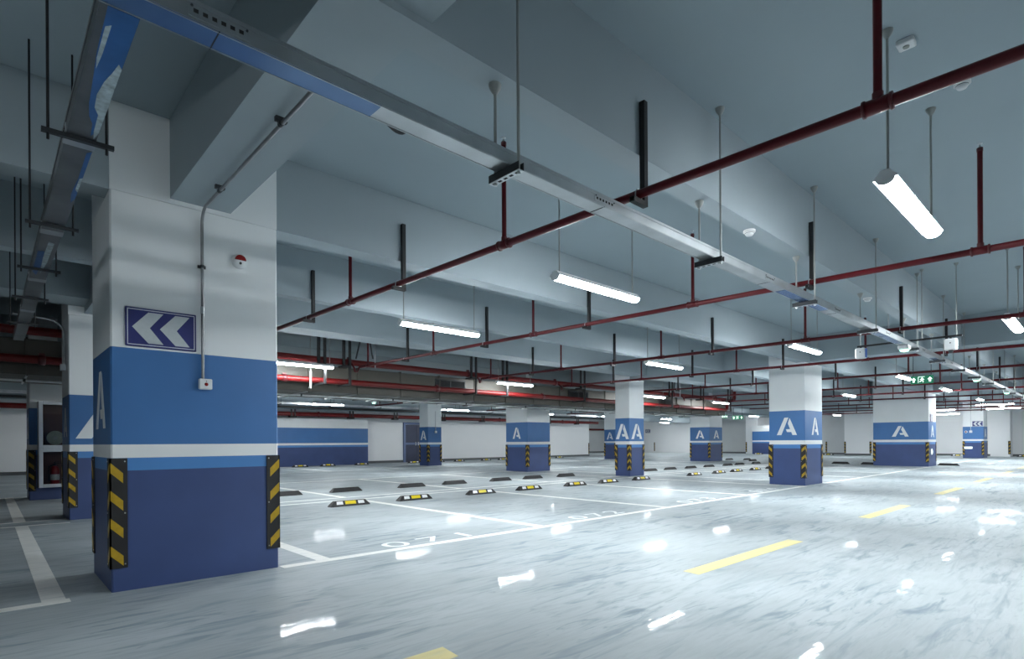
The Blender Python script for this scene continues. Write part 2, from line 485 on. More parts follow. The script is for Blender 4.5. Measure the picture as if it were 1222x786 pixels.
# ------------------------------------------------------------------ pillars
def letter_A(b, o, ax, n, w_, h_, M=M_LETTER):
    """stencilled capital A, o = centre of its foot line"""
    up_ = (0, 0, 1); t = .0016
    s = w_ * .215
    def P(poly): b.plate([(x * w_, y * h_) for x, y in poly], o, ax, up_, n, t, M)
    P([(-.5, 0), (-.27, 0), (.085, 1), (-.115, 1)])
    P([(.105, .86), (.145, .97), (.5, 0), (.28, 0), (.225, .17), (.012, .17), (-.045, .335), (.165, .335), (.055, .66)])

def guard(b, cx, cy, ox, oy, z0, z1):
    """L-shaped black corner guard with yellow slanting bars; ox, oy = outward signs"""
    W, T = .105, .011
    for (tx, ty, nx, ny) in ((-ox, 0, 0, oy), (0, -oy, ox, 0)):
        t = Vector((tx, ty, 0)); n = Vector((nx, ny, 0)); o = Vector((cx, cy, z0))
        o = o - t * T
        b.plate([(0, 0), (W + T, 0), (W + T, z1 - z0), (0, z1 - z0)], o, t, (0, 0, 1), n, T, M_RUBBER)
        o2 = o + n * T
        h = z1 - z0
        for k in range(4):
            zt = h - .035 - k * .215 * h / .857
            b.plate([(.006, zt), (.006, zt - .078), (W - .018, zt - .078 - .082), (W - .018, zt - .082)], o2, t, (0, 0, 1), n, .0022, M_YREFL)
        for zz in (.03, h / 2, h - .025):
            c = o2 + t * (W - .006) + Vector((0, 0, zz))
            b.lathe([(.006, 0), (.005, .003)], c, n, M_SCREW, 8)

GZ0, GZ1 = .184, 1.04
PTOP = 3.128
def pillar(label, x0, x1, y0, y1, letters=(), guards='abcd', ztop=PTOP):
    hb = MB(); hb.box(x0, x1, y0, y1, PTOP + .004, SLAB + .02, M_PWHITE); struct('ceiling_haunch', hb)
    t = thing('pillar', label, 'pillar', (x0, y0, 0))
    b = MB(); banded_box(b, 0, x1 - x0, 0, y1 - y0, ztop)
    for face, off, wl, hl, zf in letters:
        if face == 'u': letter_A(b, (0, off, zf), (0, -1, 0), (-1, 0, 0), wl, hl)
        else: letter_A(b, (off, 0, zf), (1, 0, 0), (0, -1, 0), wl, hl)
    obj('pillar_body', b, t)
    for g, (cx, cy, ox, oy) in zip('abcd', ((0, 0, -1, -1), (x1 - x0, 0, 1, -1), (0, y1 - y0, -1, 1), (x1 - x0, y1 - y0, 1, 1))):
        if g in guards:
            b = MB(); guard(b, cx, cy, ox, oy, GZ0, GZ1); obj('corner_guard', b, t)
    return t
NEARP = (.705, 1.98, 5.30, 6.28)
pillar('big blue-banded pillar with white top closest to the camera, chevron sign on it', *NEARP, letters=[('u', .52, .52, .48, 1.28)])
pillar('blue-banded pillar just behind the near pillar, partly hidden by it', .92, 2.15, 10.85, 11.85, letters=[('u', .5, .5, .46, 1.27), ('f', .52, .88, .58, 1.24)])
pillar('blue-banded pillar carrying the glass fire hose cabinet', .65, 1.95, 15.3, 16.25, letters=[('u', .48, .5, .46, 1.27)])
pillar('blue-banded pillar with a letter A on both faces at the lane edge, right of centre', 15.12, 16.36, 5.33, 6.22, letters=[('u', .44, .5, .45, 1.285), ('f', .72, .5, .45, 1.285)])
pillar('slim blue-banded pillar with two large As facing the camera', 15.42, 16.26, 10.85, 11.42, letters=[('u', .28, .52, .50, 1.22), ('f', .42, .62, .50, 1.22)])
pillar('blue-banded pillar under the duct with a single A on its lit side', 15.21, 16.48, 15.4, 16.62, letters=[('u', .60, .46, .44, 1.27)])
pillar('slender blue-banded pillar with a thin conduit, in front of the back door', 15.86, 16.67, 23.0, 23.75, letters=[('u', .40, .5, .46, 1.27)])
pillar('broad blue-banded wall pillar at the far lane edge, single A on its wide face', 29.0, 30.5, 5.33, 7.35, letters=[('u', 1.0, .62, .46, 1.28), ('f', .8, .6, .5, 1.25)])
pillar('small blue-banded pillar near the end wall with chevron sign and boxes', 43.75, 45.2, 5.33, 6.32, letters=[('f', .7, .7, .5, 1.27)])
pillar('distant blue-banded pillar with two As, beyond the end of the duct', 29.5, 30.98, 15.4, 16.6, letters=[('u', .58, .52, .46, 1.27), ('f', .78, .62, .46, 1.27)])
pillar('distant blue-banded pillar peeking out beside the slim pillar', 29.6, 30.7, 21.9, 22.8, letters=[('u', .45, .5, .46, 1.27), ('f', .6, .6, .46, 1.27)])
# guards alone on the corners of the far walls
for x, y, ox, oy, lab in ((34.8, 28.3, 1, -1, 'yellow and black corner guard at the end of the long white back wall'),
                          (48.8, 33.0, -1, 1, 'yellow and black guard on the far wall left of the chevron sign'),
                          (48.8, 31.3, -1, -1, 'yellow and black guard on the far wall right of the chevron sign'),
                          (48.6, 22.0, -1, 1, 'yellow and black guard on the jutting wall, shaded side'),
                          (48.6, 21.0, -1, -1, 'yellow and black guard where the jutting wall meets the blue section'),
                          (47.4, 13.9, -1, 1, 'yellow and black guard on the white wall block, corner towards grey wall'),
                          (47.4, 12.15, -1, -1, 'yellow and black guard on the white wall block, corner behind broad pillar'),
                          (49.6, 15.9, -1, 1, 'yellow and black guard on the grey wall beside the lane pillar'),
                          (48.7, 4.6, -1, -1, 'yellow and black guard on the end wall right of the last pillar')):
    b = MB(); guard(b, 0, 0, ox, oy, .15, 1.02)
    tag(obj('corner_guard', b, None, (x + ox * .003, y + oy * .003, 0)), lab, 'corner guard', 'corner guards on the far walls')

# ------------------------------------------------------------------ fittings on the near pillar
def chevron_sign(label, loc, rz, wd, ht, group=None):
    """navy plate, pale border, two chevrons pointing to the reader's left; faces -y before rotation"""
    t = thing('direction_sign', label, 'sign', loc, rz, group)
    b = MB(); b.cbox(-wd / 2, wd / 2, -.012, 0, -ht / 2, ht / 2, M_NAVY, .003)
    o, ax, n = (0, -.012, 0), (1, 0, 0), (0, -1, 0)
    e = wd * .025; f = wd * .012; W, Q = wd / 2, ht / 2
    for poly in ([(-W + e, -Q + e), (W - e, -Q + e), (W - e, -Q + e + f), (-W + e, -Q + e + f)],
                 [(-W + e, Q - e - f), (W - e, Q - e - f), (W - e, Q - e), (-W + e, Q - e)],
                 [(-W + e, -Q + e), (-W + e + f, -Q + e), (-W + e + f, Q - e), (-W + e, Q - e)],
                 [(W - e - f, -Q + e), (W - e, -Q + e), (W - e, Q - e), (W - e - f, Q - e)]):
        b.plate(poly, o, ax, (0, 0, 1), n, .001, M_SIGNB)
    obj('sign_plate', b, t)
    for dx in (-.41, -.03):
        b = MB()
        poly = [(dx, 0), (dx + .22, .40), (dx + .43, .40), (dx + .24, 0), (dx + .43, -.40), (dx + .22, -.40)]
        b.plate([(x * wd, y * ht) for x, y in poly], o, ax, (0, 0, 1), n, .0014, M_SIGNW)
        obj('chevron', b, t)
    return t
chevron_sign('navy sign with two silver left-pointing chevrons on the near pillar', (1.05, 5.297, 2.08), 0, .50, .31)
chevron_sign('small navy chevron sign on the pillar near the end wall', (43.745, 5.61, 2.08), -PI / 2, .5, .32)
chevron_sign('small chevron sign seen edge-lit on the broad wall pillar', (29.55, 5.325, 2.06), 0, .5, .32)
chevron_sign('small navy chevron sign on the distant pillar beside the slim one', (30.0, 21.895, 2.08), 0, .5, .32)
chevron_sign('small navy chevron sign on the far white wall', (48.795, 32.1, 2.15), -PI / 2, .55, .36)

# conduit: up the pillar face, bend, along the beam bottom to the tray
t = thing('conduit', 'grey metal conduit running up the near pillar and along the beam', 'conduit', (1.345, 5.27, 1.70))
b = MB()
pts = [(0, 0, 0), (0, 0, 1.30)] + [(0, -.13 * (1 - math.cos(a)), 1.30 + .13 * math.sin(a)) for a in [PI / 2 * k / 6 for k in range(1, 7)]] + [(.005, -2.28, 1.43), (.02, -2.36, 1.40), (.05, -2.42, 1.33)]
b.tube(pts, .0125, M_CONDUIT, 10)
for z in (.58,): b.lathe([(.016, -.03), (.016, .03)], (0, 0, z), (0, 0, 1), M_ZINC, 10)
obj('conduit_pipe', b, t)
for p, ax in (((0, 0, .95), 'z'), ((0, -.50, 1.43), 'y'), ((0, -1.75, 1.43), 'y')):
    b = MB()
    if ax == 'z': b.box(-.03, .03, .012, .028, p[2] - .012, p[2] + .012, M_DKGREY); b.lathe([(.017, -.012), (.017, .012)], p, (0, 0, 1), M_DKGREY, 10)
    else: b.box(-.035, .035, p[1] - .015, p[1] + .015, p[2] + .010, p[2] + .038, M_DKGREY); b.lathe([(.018, -.014), (.018, .014)], p, (0, 1, 0), M_DKGREY, 10)
    obj('pipe_clamp', b, t)
t = thing('call_point', 'white push-button box with red dot at the conduit foot', 'alarm button', (1.364, 5.295, 1.655))
b = MB(); b.cbox(-.05, .05, -.045, 0, -.045, .045, M_PLASTIC, .006); obj('button_box', b, t)
b = MB(); b.lathe([(.015, 0), (.013, .006), (.004, .008)], (.003, -.045, -.002), (0, -1, 0), M_REDLENS, 14); obj('push_button', b, t)
b = MB(); b.lathe([(.004, 0), (.004, .003)], (.003, -.045, .024), (0, -1, 0), M_BLACK, 10); obj('indicator_light', b, t)
t = thing('alarm_sounder', 'round white fire alarm with red half lens on the near pillar', 'fire alarm', (1.645, 5.298, 2.76))
b = MB(); b.lathe([(.062, 0), (.064, .02), (.056, .042), (.03, .05), (.002, .052)], (0, 0, 0), (0, -1, 0), M_PLASTIC, 28); obj('sounder_body', b, t)
b = MB()
arc = [(.046 * math.cos(a), .046 * math.sin(a)) for a in [PI * k / 14 for k in range(15)]]
b.plate(arc, (0, -.046, .004), (1, 0, 0), (0, 0, 1), (0, -1, 0), .012, M_REDLENS); obj('strobe_lens', b, t)
b = MB(); b.lathe([(.012, 0), (.010, .008)], (0, -.048, -.022), (0, -1, 0), M_DKGREY, 14); obj('sounder_grille', b, t)

# conduit + box on second pillar and on the slender pillar
t = thing('conduit', 'bent grey conduit on the side of the second pillar', 'conduit', (.895, 11.17, 2.36))
b = MB(); b.tube([(0, 0, 0), (0, 0, .50)] + [(-.22 * (1 - math.cos(a)), 0, .5 + .22 * math.sin(a)) for a in [PI / 2 * k / 6 for k in range(1, 7)]] + [(-.60, 0, .74)], .014, M_ZINC, 10); obj('conduit_pipe', b, t)
b = MB(); b.cbox(-.05, .022, -.05, .05, -.06, .04, M_ZINC); obj('junction_box', b, t)
t = thing('conduit', 'thin dark conduit down the slender pillar to a white box', 'conduit', (16.30, 22.98, 1.7))
b = MB(); b.tube([(0, 0, 0), (0, 0, 1.0)], .014, M_ZINC, 8); obj('conduit_pipe', b, t)
b = MB(); b.cbox(-.055, .055, -.05, .018, -.09, .02, M_PLASTIC); obj('junction_box', b, t)
# small pieces on the pillar near the end wall / broad pillar
t = thing('call_point', 'white box on thin conduit on the pillar near the end wall', 'alarm button', (43.74, 5.93, 1.61))
b = MB(); b.cbox(-.05, .005, -.07, .07, -.07, .07, M_PLASTIC); obj('button_box', b, t)
b = MB(); b.tube([(-.02, 0, .06), (-.02, 0, 1.45)], .013, M_ZINC, 8); obj('conduit_pipe', b, t)
t = thing('alarm_sounder', 'small red and white alarm on the pillar near the end wall', 'fire alarm', (43.745, 6.16, 1.60))
b = MB(); b.lathe([(.075, 0), (.07, .04), (.03, .05)], (0, 0, 0), (-1, 0, 0), M_PLASTIC, 18); obj('sounder_body', b, t)
b = MB(); b.lathe([(.05, .04), (.03, .06)], (0, 0, 0), (-1, 0, 0), M_REDLENS, 16); obj('strobe_lens', b, t)
t = thing('exit_strip', 'low glowing white-green exit light on the pillar near the end wall', 'exit light', (43.735, 6.05, .63))
b = MB(); b.cbox(-.04, .0, -.2, .2, -.07, .07, M_PLASTIC); obj('light_housing', b, t)
b = MB(); b.box(-.045, -.04, -.17, .17, -.045, .045, M_EXITWHITE); obj('lit_panel', b, t)
t = thing('exit_strip', 'round glowing exit light low on the broad wall pillar', 'exit light', (29.5, 5.325, .62))
b = MB(); b.lathe([(.14, 0), (.13, .03)], (0, 0, 0), (0, -1, 0), M_PLASTIC, 18); obj('light_housing', b, t)
b = MB(); b.lathe([(.11, .03), (.10, .036)], (0, 0, 0), (0, -1, 0), M_EXITWHITE, 18); obj('lit_panel', b, t)

# ------------------------------------------------------------------ fire hose cabinet
cx0, cx1, cy0, cy1, cz0, cz1 = .78, 1.72, 14.93, 15.285, .27, 2.04
t = thing('hose_cabinet', 'aluminium framed glass hose cabinet on the pillar at far left', 'fire hose cabinet', (cx0, cy0, cz0))
W, D, Hh = cx1 - cx0, cy1 - cy0, cz1 - cz0
b = MB(); b.box(0, .02, .02, D, 0, Hh, M_ALU); b.box(W - .02, W, .02, D, 0, Hh, M_ALU); b.box(.02, W - .02, .02, D, 0, .02, M_ALU); b.box(.02, W - .02, .02, D, Hh - .02, Hh, M_ALU)
b.box(.02, W - .02, D - .02, D, .02, Hh - .02, M_CABIN); b.box(.021, .024, .03, D - .02, .02, Hh - .02, M_CABIN); b.box(.02, W - .02, .05, D - .02, .78, .80, M_CABIN)
obj('cabinet_box', b, t)
for z0, z1 in ((0, .80), (.80, Hh)):
    b = MB(); fr = .07
    b.cbox(0, fr, 0, .03, z0, z1, M_ALU, .006); b.cbox(W - fr, W, 0, .03, z0, z1, M_ALU, .006)
    b.cbox(fr, W - fr, 0, .03, z0, z0 + fr, M_ALU, .006); b.cbox(fr, W - fr, 0, .03, z1 - fr, z1, M_ALU, .006)
    d = obj('cabinet_door', b, t)
    b = MB(); b.box(fr, W - fr, .012, .018, z0 + fr, z1 - fr, M_GLASS); obj('glass_pane', b, d)
t = thing('hose_reel', 'pale coiled fire hose behind the upper cabinet glass', 'fire hose', (1.06, 15.10, 1.29))
b = MB()
for k in range(5):
    r_ = .045 + k * .022
    b.tube([(r_ * math.cos(a), .02 * math.sin(3 * a) * 0, r_ * math.sin(a)) for a in [2 * PI * j / 24 for j in range(25)]], .014, M_HOSE, 8, False)
obj('hose_coil', b, t)
b = MB(); b.lathe([(.035, -.03), (.035, .03)], (0, 0, 0), (0, 1, 0), M_ZINC, 14); b.box(-.02, .02, .0, .155, -.02, .02, M_ZINC); b.box(-.012, .012, -.01, .03, -.29, -.03, M_ZINC); b.box(-.1, .1, -.03, .1, -.29, -.27, M_ZINC); obj('reel_hub', b, t)
t = thing('fire_extinguisher', 'red fire extinguisher behind the lower cabinet glass', 'fire extinguisher', (1.05, 15.12, .292))
b = MB(); b.lathe([(.070, 0), (.075, .02), (.075, .33), (.06, .39), (.025, .42)], (0, 0, 0), (0, 0, 1), M_EXTING, 22); obj('cylinder_body', b, t)
b = MB(); b.lathe([(.077, .12), (.077, .24)], (0, 0, 0), (0, 0, 1), M_WREFL, 22); obj('paper_band', b, t)
b = MB(); b.lathe([(.022, .42), (.022, .46)], (0, 0, 0), (0, 0, 1), M_BLACK, 12); b.box(-.015, .11, -.012, .012, .46, .475, M_BLACK); b.box(-.015, .10, -.012, .012, .49, .502, M_BLACK); b.box(-.015, .005, -.012, .012, .46, .50, M_BLACK); obj('valve_handle', b, t)
b = MB(); b.tube([(-.02, 0, .44), (-.10, 0, .40), (-.105, 0, .25), (-.10, 0, .10)], .010, M_BLACK, 8); obj('discharge_hose', b, t)

# ------------------------------------------------------------------ wheel stops
def stop_mesh():
    L_, Dp, Hh = .78, .15, .10
    b = MB(); h = L_ / 2
    # tapered body: ring at floor and ring at top
    ft = [(-h, 0), (h, 0), (h, Dp), (-h, Dp)]; tp = [(-h + .085, .045), (h - .085, .045), (h - .085, Dp - .045), (-h + .085, Dp - .045)]
    md = [(-h + .02, .008), (h - .02, .008), (h - .02, Dp - .008), (-h + .02, Dp - .008)]
    vs = [(*p, 0) for p in ft] + [(*p, .03) for p in md] + [(*p, Hh) for p in tp]
    fs = [(3, 2, 1, 0), (8, 9, 10, 11)]
    for k in (0, 4):
        for i in range(4): fs.append((k + i, k + (i + 1) % 4, k + 4 + (i + 1) % 4, k + 4 + i))
    b.add(vs, fs, M_RUBBER)
    for x in (-.30, -.12, .12, .30):   # moulded ribs
        b.plate([(-.012, 0), (.012, 0), (.012, .068), (-.012, .068)], (x if abs(x) < .2 else x * 1.0, .006, .031), (1, 0, 0), Vector((0, .037, .07)).normalized(), Vector((0, -.07, .037)).normalized(), .004, M_RUBBER)
    n = Vector((0, -.07, .037)).normalized(); upv = Vector((0, .037, .07)).normalized(); o = Vector((0, .008, .03)) + n * .0005
    refl = MB(); refl.plate([(-.105, .006), (.105, .006), (.105, .068), (-.105, .068)], o, (1, 0, 0), upv, n, .003, M_YSTOP)
    wh = []
    for s in (-1, 1):
        q = MB(); q.plate([(s * .15, .006), (s * .275, .006), (s * .265, .066), (s * .15, .066)][::s], o, (1, 0, 0), upv, n, .003, M_WREFL); wh.append(q)
    return b.mesh('stop_body'), refl.mesh('yellow_reflector'), wh[0].mesh('white_reflector'), wh[1].mesh('white_reflector')
SM = stop_mesh()
stop0 = None
def stop(x, y, rz, label, group):
    global stop0
    if stop0 is None:
        stop0 = thing('wheel_stop', label, 'wheel stop', (x, y, 0), rz, group)
        link('stop_body', SM[0], stop0); link('yellow_reflector', SM[1], stop0); link('white_reflector', SM[2], stop0); link('white_reflector', SM[3], stop0)
        return
    dup(stop0, (x, y, 0), rz, label, group)
for k, x in enumerate((4.87, 6.28, 8.02, 9.52, 11.22, 12.62, 14.22)):
    stop(x, 9.52, 0, f'rubber wheel stop with yellow and white reflectors, {ORD[k]} rightward of the near pillar', 'wheel stops of the front parking row')
for k, x in enumerate((17.2, 18.9, 20.25, 21.85, 23.3, 25.0)):
    stop(x, 9.45, 0, f'reflector wheel stop beyond the slim twin-A pillar, {ORD[k]} in the front row', 'wheel stops of the front parking row')
for k, x in enumerate((4.75, 6.2, 8.02, 9.4, 11.1, 12.45, 14.0)):
    stop(x, 12.45, PI, f'plain black back of a wheel stop, {ORD[k]} rightward of the near pillar', 'wheel stops facing away in the second row')
for k, x in enumerate((18.6, 20.0, 21.6, 23.15, 24.9, 26.1, 27.9)):
    stop(x, 12.2, PI, f'black-backed wheel stop beyond the slim twin-A pillar, {ORD[k]} of that row', 'wheel stops facing away in the second row')
for k, (x, y) in enumerate(((32.3, 15.7), (32.9, 14.9), (31.4, 13.9))):
    stop(x, y, PI, f'black wheel stop on the floor right of the distant twin-A pillar, {ORD[k]} from it', 'wheel stops by the distant pillar')
for k, y in enumerate((9.0, 7.75, 4.95)):
    stop(30.2 if k < 2 else 30.9, y, -PI / 2 + PI, ('lone black wheel stop between lane pillar and broad wall pillar', 'black wheel stop tucked against the edge of the broad wall pillar', 'black wheel stop peeping out behind the broad wall pillar')[k], 'wheel stops by the broad pillar')
for k, x in enumerate((11.05, 12.45, 14.3, 17.5, 19.2, 20.7, 22.8, 24.2, 29.6)):
    stop(x, 26.7, 0, f'tiny reflector wheel stop along the back wall, {ORD[k]} from the left', 'wheel stops along the back wall')
for k, (x, y) in enumerate(((47.0, 14.9), (48.6, 8.9), (48.6, 7.3), (48.6, 3.9), (46.9, 20.2))):
    stop(x, y, -PI / 2, ('far reflector stop against the grey wall', 'far reflector stop against the end wall beside the broad pillar', 'far reflector stop against the end wall left of the last pillar', 'far reflector stop against the end wall at the picture edge', 'far reflector stop under the blue wall section at the end')[k], 'wheel stops along the end walls')

# ------------------------------------------------------------------ tube lamps
def lamp_meshes():
    h = .70
    hb = MB(); hb.prism([(-.068, .004), (-.068, .010), (-.036, .042), (-.024, .06), (.024, .06), (.036, .042), (.068, .010), (.068, .004), (.036, .030), (-.036, .030)], 'x', -h, h, M_HOUSING)
    cap = [(.055 * math.cos(a), .002 + .038 * math.sin(a)) for a in [PI + PI * k / 10 for k in range(11)]] + [(.068, .004), (.068, .012), (.038, .042), (.024, .06), (-.024, .06), (-.038, .042), (-.068, .012), (-.068, .004)]
    hb.prism(cap, 'x', -h - .012, -h, M_HOUSING); hb.prism(cap, 'x', h, h + .012, M_HOUSING)
    db = MB()
    arc = [(.056 * math.cos(a), .002 + .037 * math.sin(a)) for a in [PI + PI * k / 10 for k in range(11)]] + [(.036, .026), (-.036, .026)]
    db.prism(arc, 'x', -h, h, M_TUBE, True)
    rb = MB(); rb.tube([(0, 0, .055), (0, 0, SLAB - 2.83)], .0085, M_ROD, 8)
    rb.lathe([(.012, .03), (.022, .0)], (0, 0, SLAB - 2.83 - .03), (0, 0, 1), M_ROD, 12)
    cb = MB(); cb.lathe([(.012, 0), (.034, .035), (.036, .05)], (0, 0, SLAB - 2.83 - .051), (0, 0, 1), M_ROD, 14)
    return hb.mesh('lamp_housing'), db.mesh('light_tube'), rb.mesh('suspension_rod'), cb.mesh('rod_cap')
LM = lamp_meshes(); lamp0 = None
def lamp(x, y, rz, label, group, z=2.83):
    global lamp0
    if lamp0 is None:
        lamp0 = thing('ceiling_lamp', label, 'tube lamp', (x, y, z), rz, group)
        link('lamp_housing', LM[0], lamp0); link('light_tube', LM[1], lamp0)
        for s in (-1, 1):
            r_ = link('suspension_rod', LM[2], lamp0, (s * .64, 0, 0)); link('rod_cap', LM[3], r_)
        return
    dup(lamp0, (x, y, z), rz, label, group)
rows = [(1.0, (-2.3, 4.95, 11.03, 18.08, 23.8, 30.8, 37.7, 44.6), 'over the drive lane before the tray', 'tube lamps over the drive lane'),  # far lamps of this row are unseen, added to light the lane's end
        (3.88, (4.95, 11.03, 18.08, 23.8, 30.8, 37.5), 'just behind the long tray', 'tube lamps behind the cable tray'),
        (6.83, (4.95, 11.03, 18.08, 23.8), 'above the front bays', 'tube lamps over the front bays'),
        (11.9, (4.95, 11.25, 18.5, 23.75), 'before the tan duct', 'tube lamps beside the duct'),
        (17.1, (4.6, 11.1, 19.0, 25.5, 32.6, 39.0), 'behind the tan duct', 'tube lamps behind the duct'),
        (23.4, (4.6, 10.9, 18.0, 24.6, 30.8, 38.0), 'nearest the back wall', 'tube lamps near the back wall'),
        (-2.4, (7.8, 15.4), 'added out of view across the lane', 'unseen tube lamps added across the lane'),  # unseen row, added for the light it gives the lane
        (30.5, (41.0,), 'in the recess beyond the back wall', None)]
for v, us, where, grp in rows:
    off = 1 if us[0] < 4.7 else 0
    for k, u in enumerate(us):
        lamp(u, v, 0, (f'lit tube lamp {where}, {ORD[k - off]} one along' if k >= off else f'tube lamp {where}, beyond the near pillar\'s side') if len(us) > 1 else f'lit tube lamp {where}', grp)
for (u, v, lab) in ((35.5, 3.9, 'lit tube lamp turned across the lane before the last pillar'),
                    (40.5, 4.1, 'lit tube lamp turned across the lane, just beyond another crosswise lamp'),
                    (39.9, 6.8, 'crosswise lit tube lamp glimpsed right of the broad wall pillar'),
                    (46.6, 7.6, 'lowest crosswise lit tube lamp right of the broad wall pillar'),
                    (44.5, 24.5, 'lit tube lamp before the far wall left of the distant twin-A pillar'),
                    (45.2, 28.0, 'lit tube lamp before the shaded far wall'),
                    (47.0, 18.6, 'lit tube lamp before the blue section of the end wall'),
                    (42.0, 12.8, 'lit tube lamp glimpsed between lane pillar and broad wall pillar')):
    lamp(u, v, PI / 2 if v < 9 else 0, lab, 'lamps near the end walls')

# ------------------------------------------------------------------ sprinkler branch pipes
PU = (3.27, 6.45, 10.2, 13.6, 17.25, 21.1, 24.6, 28.1, 31.9, 35.4, 39.0, 42.6)
RV = (.8, 3.58, 6.38, 9.15, 11.75)
PR = .030
def zpipe(k, v): return 2.815 + .010 * v
for k, u in enumerate(PU):
    near = k < 7
    t = thing('sprinkler_pipe', f'{ORD[k]} dark red sprinkler pipe crossing the ceiling, counted away from the near pillar', 'sprinkler pipe', (u, 0, zpipe(k, 0)), 0, 'sprinkler branch pipes')
    vend = 12.1 if u < 25.5 else 14.2
    b = MB(); b.tube([(0, -4.0, -.04), (0, vend, .010 * vend)], PR, M_RED, 12 if near else 8); obj('pipe_run', b, t)
    for v in RV:
        if v > vend - .2: continue
        zz = .010 * v
        b = MB()
        top = 3.70 - zpipe(k, 0)
        b.tube([(0, v, zz), (0, v, top)], .0205, M_RED, 10 if near else 6)
        if near: b.lathe([(.026, 0), (.026, .035)], (0, v, zz + .028), (0, 0, 1), M_CLAMP, 12)
        r_ = obj('riser_pipe', b, t)
        if near:
            b = MB()
            b.lathe([(.024, 0), (.024, .03), (.010, .032)], (0, v, top), (0, 0, 1), M_CLAMP, 10)
            b.lathe([(.009, .03), (.009, .05), (.004, .052), (.004, .065), (.02, .066), (.021, .07)], (0, v, top), (0, 0, 1), M_ZINC, 10)
            obj('sprinkler_head', b, r_)
            b = MB()
            b.lathe([(PR + .002, -.062), (PR + .007, -.06), (PR + .007, .06), (PR + .002, .062)], (0, v, zz), (0, 1, .01), M_RED, 14)
            for s in (-1, 1): b.lathe([(PR + .007, s * .06 - .008), (PR + .013, s * .06 - .006), (PR + .013, s * .06 + .006), (PR + .007, s * .06 + .008)], (0, v, zz), (0, 1, .01), M_CLAMP, 14)
            obj('tee_coupling', b, t)
    if u < 25:   # the elbow that drops off the main
        b = MB(); z = .010 * 12.1
        b.tube([(0, 12.16, z), (-.12, 12.05, z - .13), (-.20, 12.0, z - .13), (-.22, 12.0, z - .05), (-.22, 12.12, z + .06)], .022, M_RED, 8)
        obj('drop_elbow', b, t)

for k, u in enumerate((7.4, 13.6, 20.6, 27.4)):
    t = thing('sprinkler_pipe', f'thin red sprinkler pipe in the zone behind the tan duct, {ORD[k]} from the near end', 'sprinkler pipe', (u, 15.9, 2.92), 0, 'sprinkler pipes behind the duct')
    b = MB(); b.tube([(0, 0, 0), (0, 8.2, 0)], PR, M_RED, 8); obj('pipe_run', b, t)
    for v in (1.2, 3.6, 6.2, 7.8):
        b = MB(); b.tube([(0, v, 0), (0, v, .80)], .02, M_RED, 6); obj('riser_pipe', b, t)

# black channel hangers from the beam sides
def hanger_meshes():
    b = MB()
    # channel post
    b.box(.045, .05, -.02, .02, -.06, .66, M_BLACK); b.box(.05, .085, -.02, -.015, -.06, .66, M_BLACK); b.box(.05, .085, .015, .02, -.06, .66, M_BLACK)
    post = b
    f = MB(); f.box(-.075, .085, -.02, .02, -.068, -.062, M_BLACK); f.box(-.075, .085, -.02, -.015, -.062, -.034, M_BLACK); f.box(-.075, .085, .015, .02, -.062, -.034, M_BLACK); f.box(-.075, .045, -.016, .016, -.036, -.031, M_BLACK)
    u_ = MB(); u_.tube([(-.036, 0, -.05), (-.036, 0, 0)] + [(-.036 * math.cos(a), 0, .036 * math.sin(a)) for a in [PI * j / 8 for j in range(1, 8)]] + [(.036, 0, 0), (.036, 0, -.05)], .004, M_ZINC, 6)
    return post.mesh('channel_post'), f.mesh('foot_bracket'), u_.mesh('pipe_strap')
HM = hanger_meshes(); hang0 = None
BEAMN = ('tray', 'near-pillar', 'mid-bay', 'deep')
for k, u in enumerate(PU):
    for j, v in enumerate((2.215, 5.285, 7.605, 10.175)):
        if u > 25 and j == 3: continue
        lab = f'black channel hanger of the {ORD[k]} sprinkler pipe, {ORD[j]} one along from the lane'
        loc = (u, v, zpipe(k, v))
        if hang0 is None:
            hang0 = thing('pipe_hanger', lab, 'pipe hanger', loc, 0, 'black hangers of the sprinkler pipes')
            for nm, me in zip(('channel_post', 'foot_bracket', 'pipe_strap'), HM): link(nm, me, hang0)
        else: dup(hang0, loc, 0, lab)

# ------------------------------------------------------------------ fire mains and duct
def main_pipe(label, y, z, x0, x1, r_, step, ph, elbow=None, M=None):
    M = M or M_REDMAIN
    t = thing('fire_main', label, 'fire pipe', (x0, y, z))
    b = MB(); pts = [(0, 0, 0), (x1 - x0, 0, 0)]
    if elbow: pts += [(x1 - x0 + .12, 0, elbow * .04), (x1 - x0 + .18, 0, elbow * .14), (x1 - x0 + .18, 0, elbow * .42)]
    b.tube(pts, r_, M, 18); obj('pipe_run', b, t)
    x = ph
    while x < x1 - .3:
        b = MB(); b.lathe([(r_, -.05), (r_ + .016, -.046), (r_ + .016, .046), (r_, .05)], (x - x0, 0, 0), (1, 0, 0), M_CLAMP if M is M_REDMAIN else M, 18)
        b.box(x - x0 - .04, x - x0 + .04, -.02, .02, r_ + .005, r_ + .045, M_CLAMP)
        obj('pipe_coupling', b, t); x += step
    return t
main_pipe('upper thick red fire main along the tan duct', 12.2, 3.03, X0, 25.6, .072, 3.55, -8.0, 1)
main_pipe('lower thick red fire main under the lamps by the duct', 12.47, 2.59, X0, 25.4, .070, 4.1, -7.5, 1)
main_pipe('red fire main running along the foot of the back beam', 26.8, 2.55, X0, 34.0, .10, 6.0, -6.0)
main_pipe('thin black pipe above the back fire main', 25.6, 2.80, X0, 34.0, .05, 6.0, -6.0, None, M_BLACK)
main_pipe('red pipe in the recess beyond the end of the back wall', 35.9, 2.35, 35.0, 49.0, .09, 6.0, 38.0)

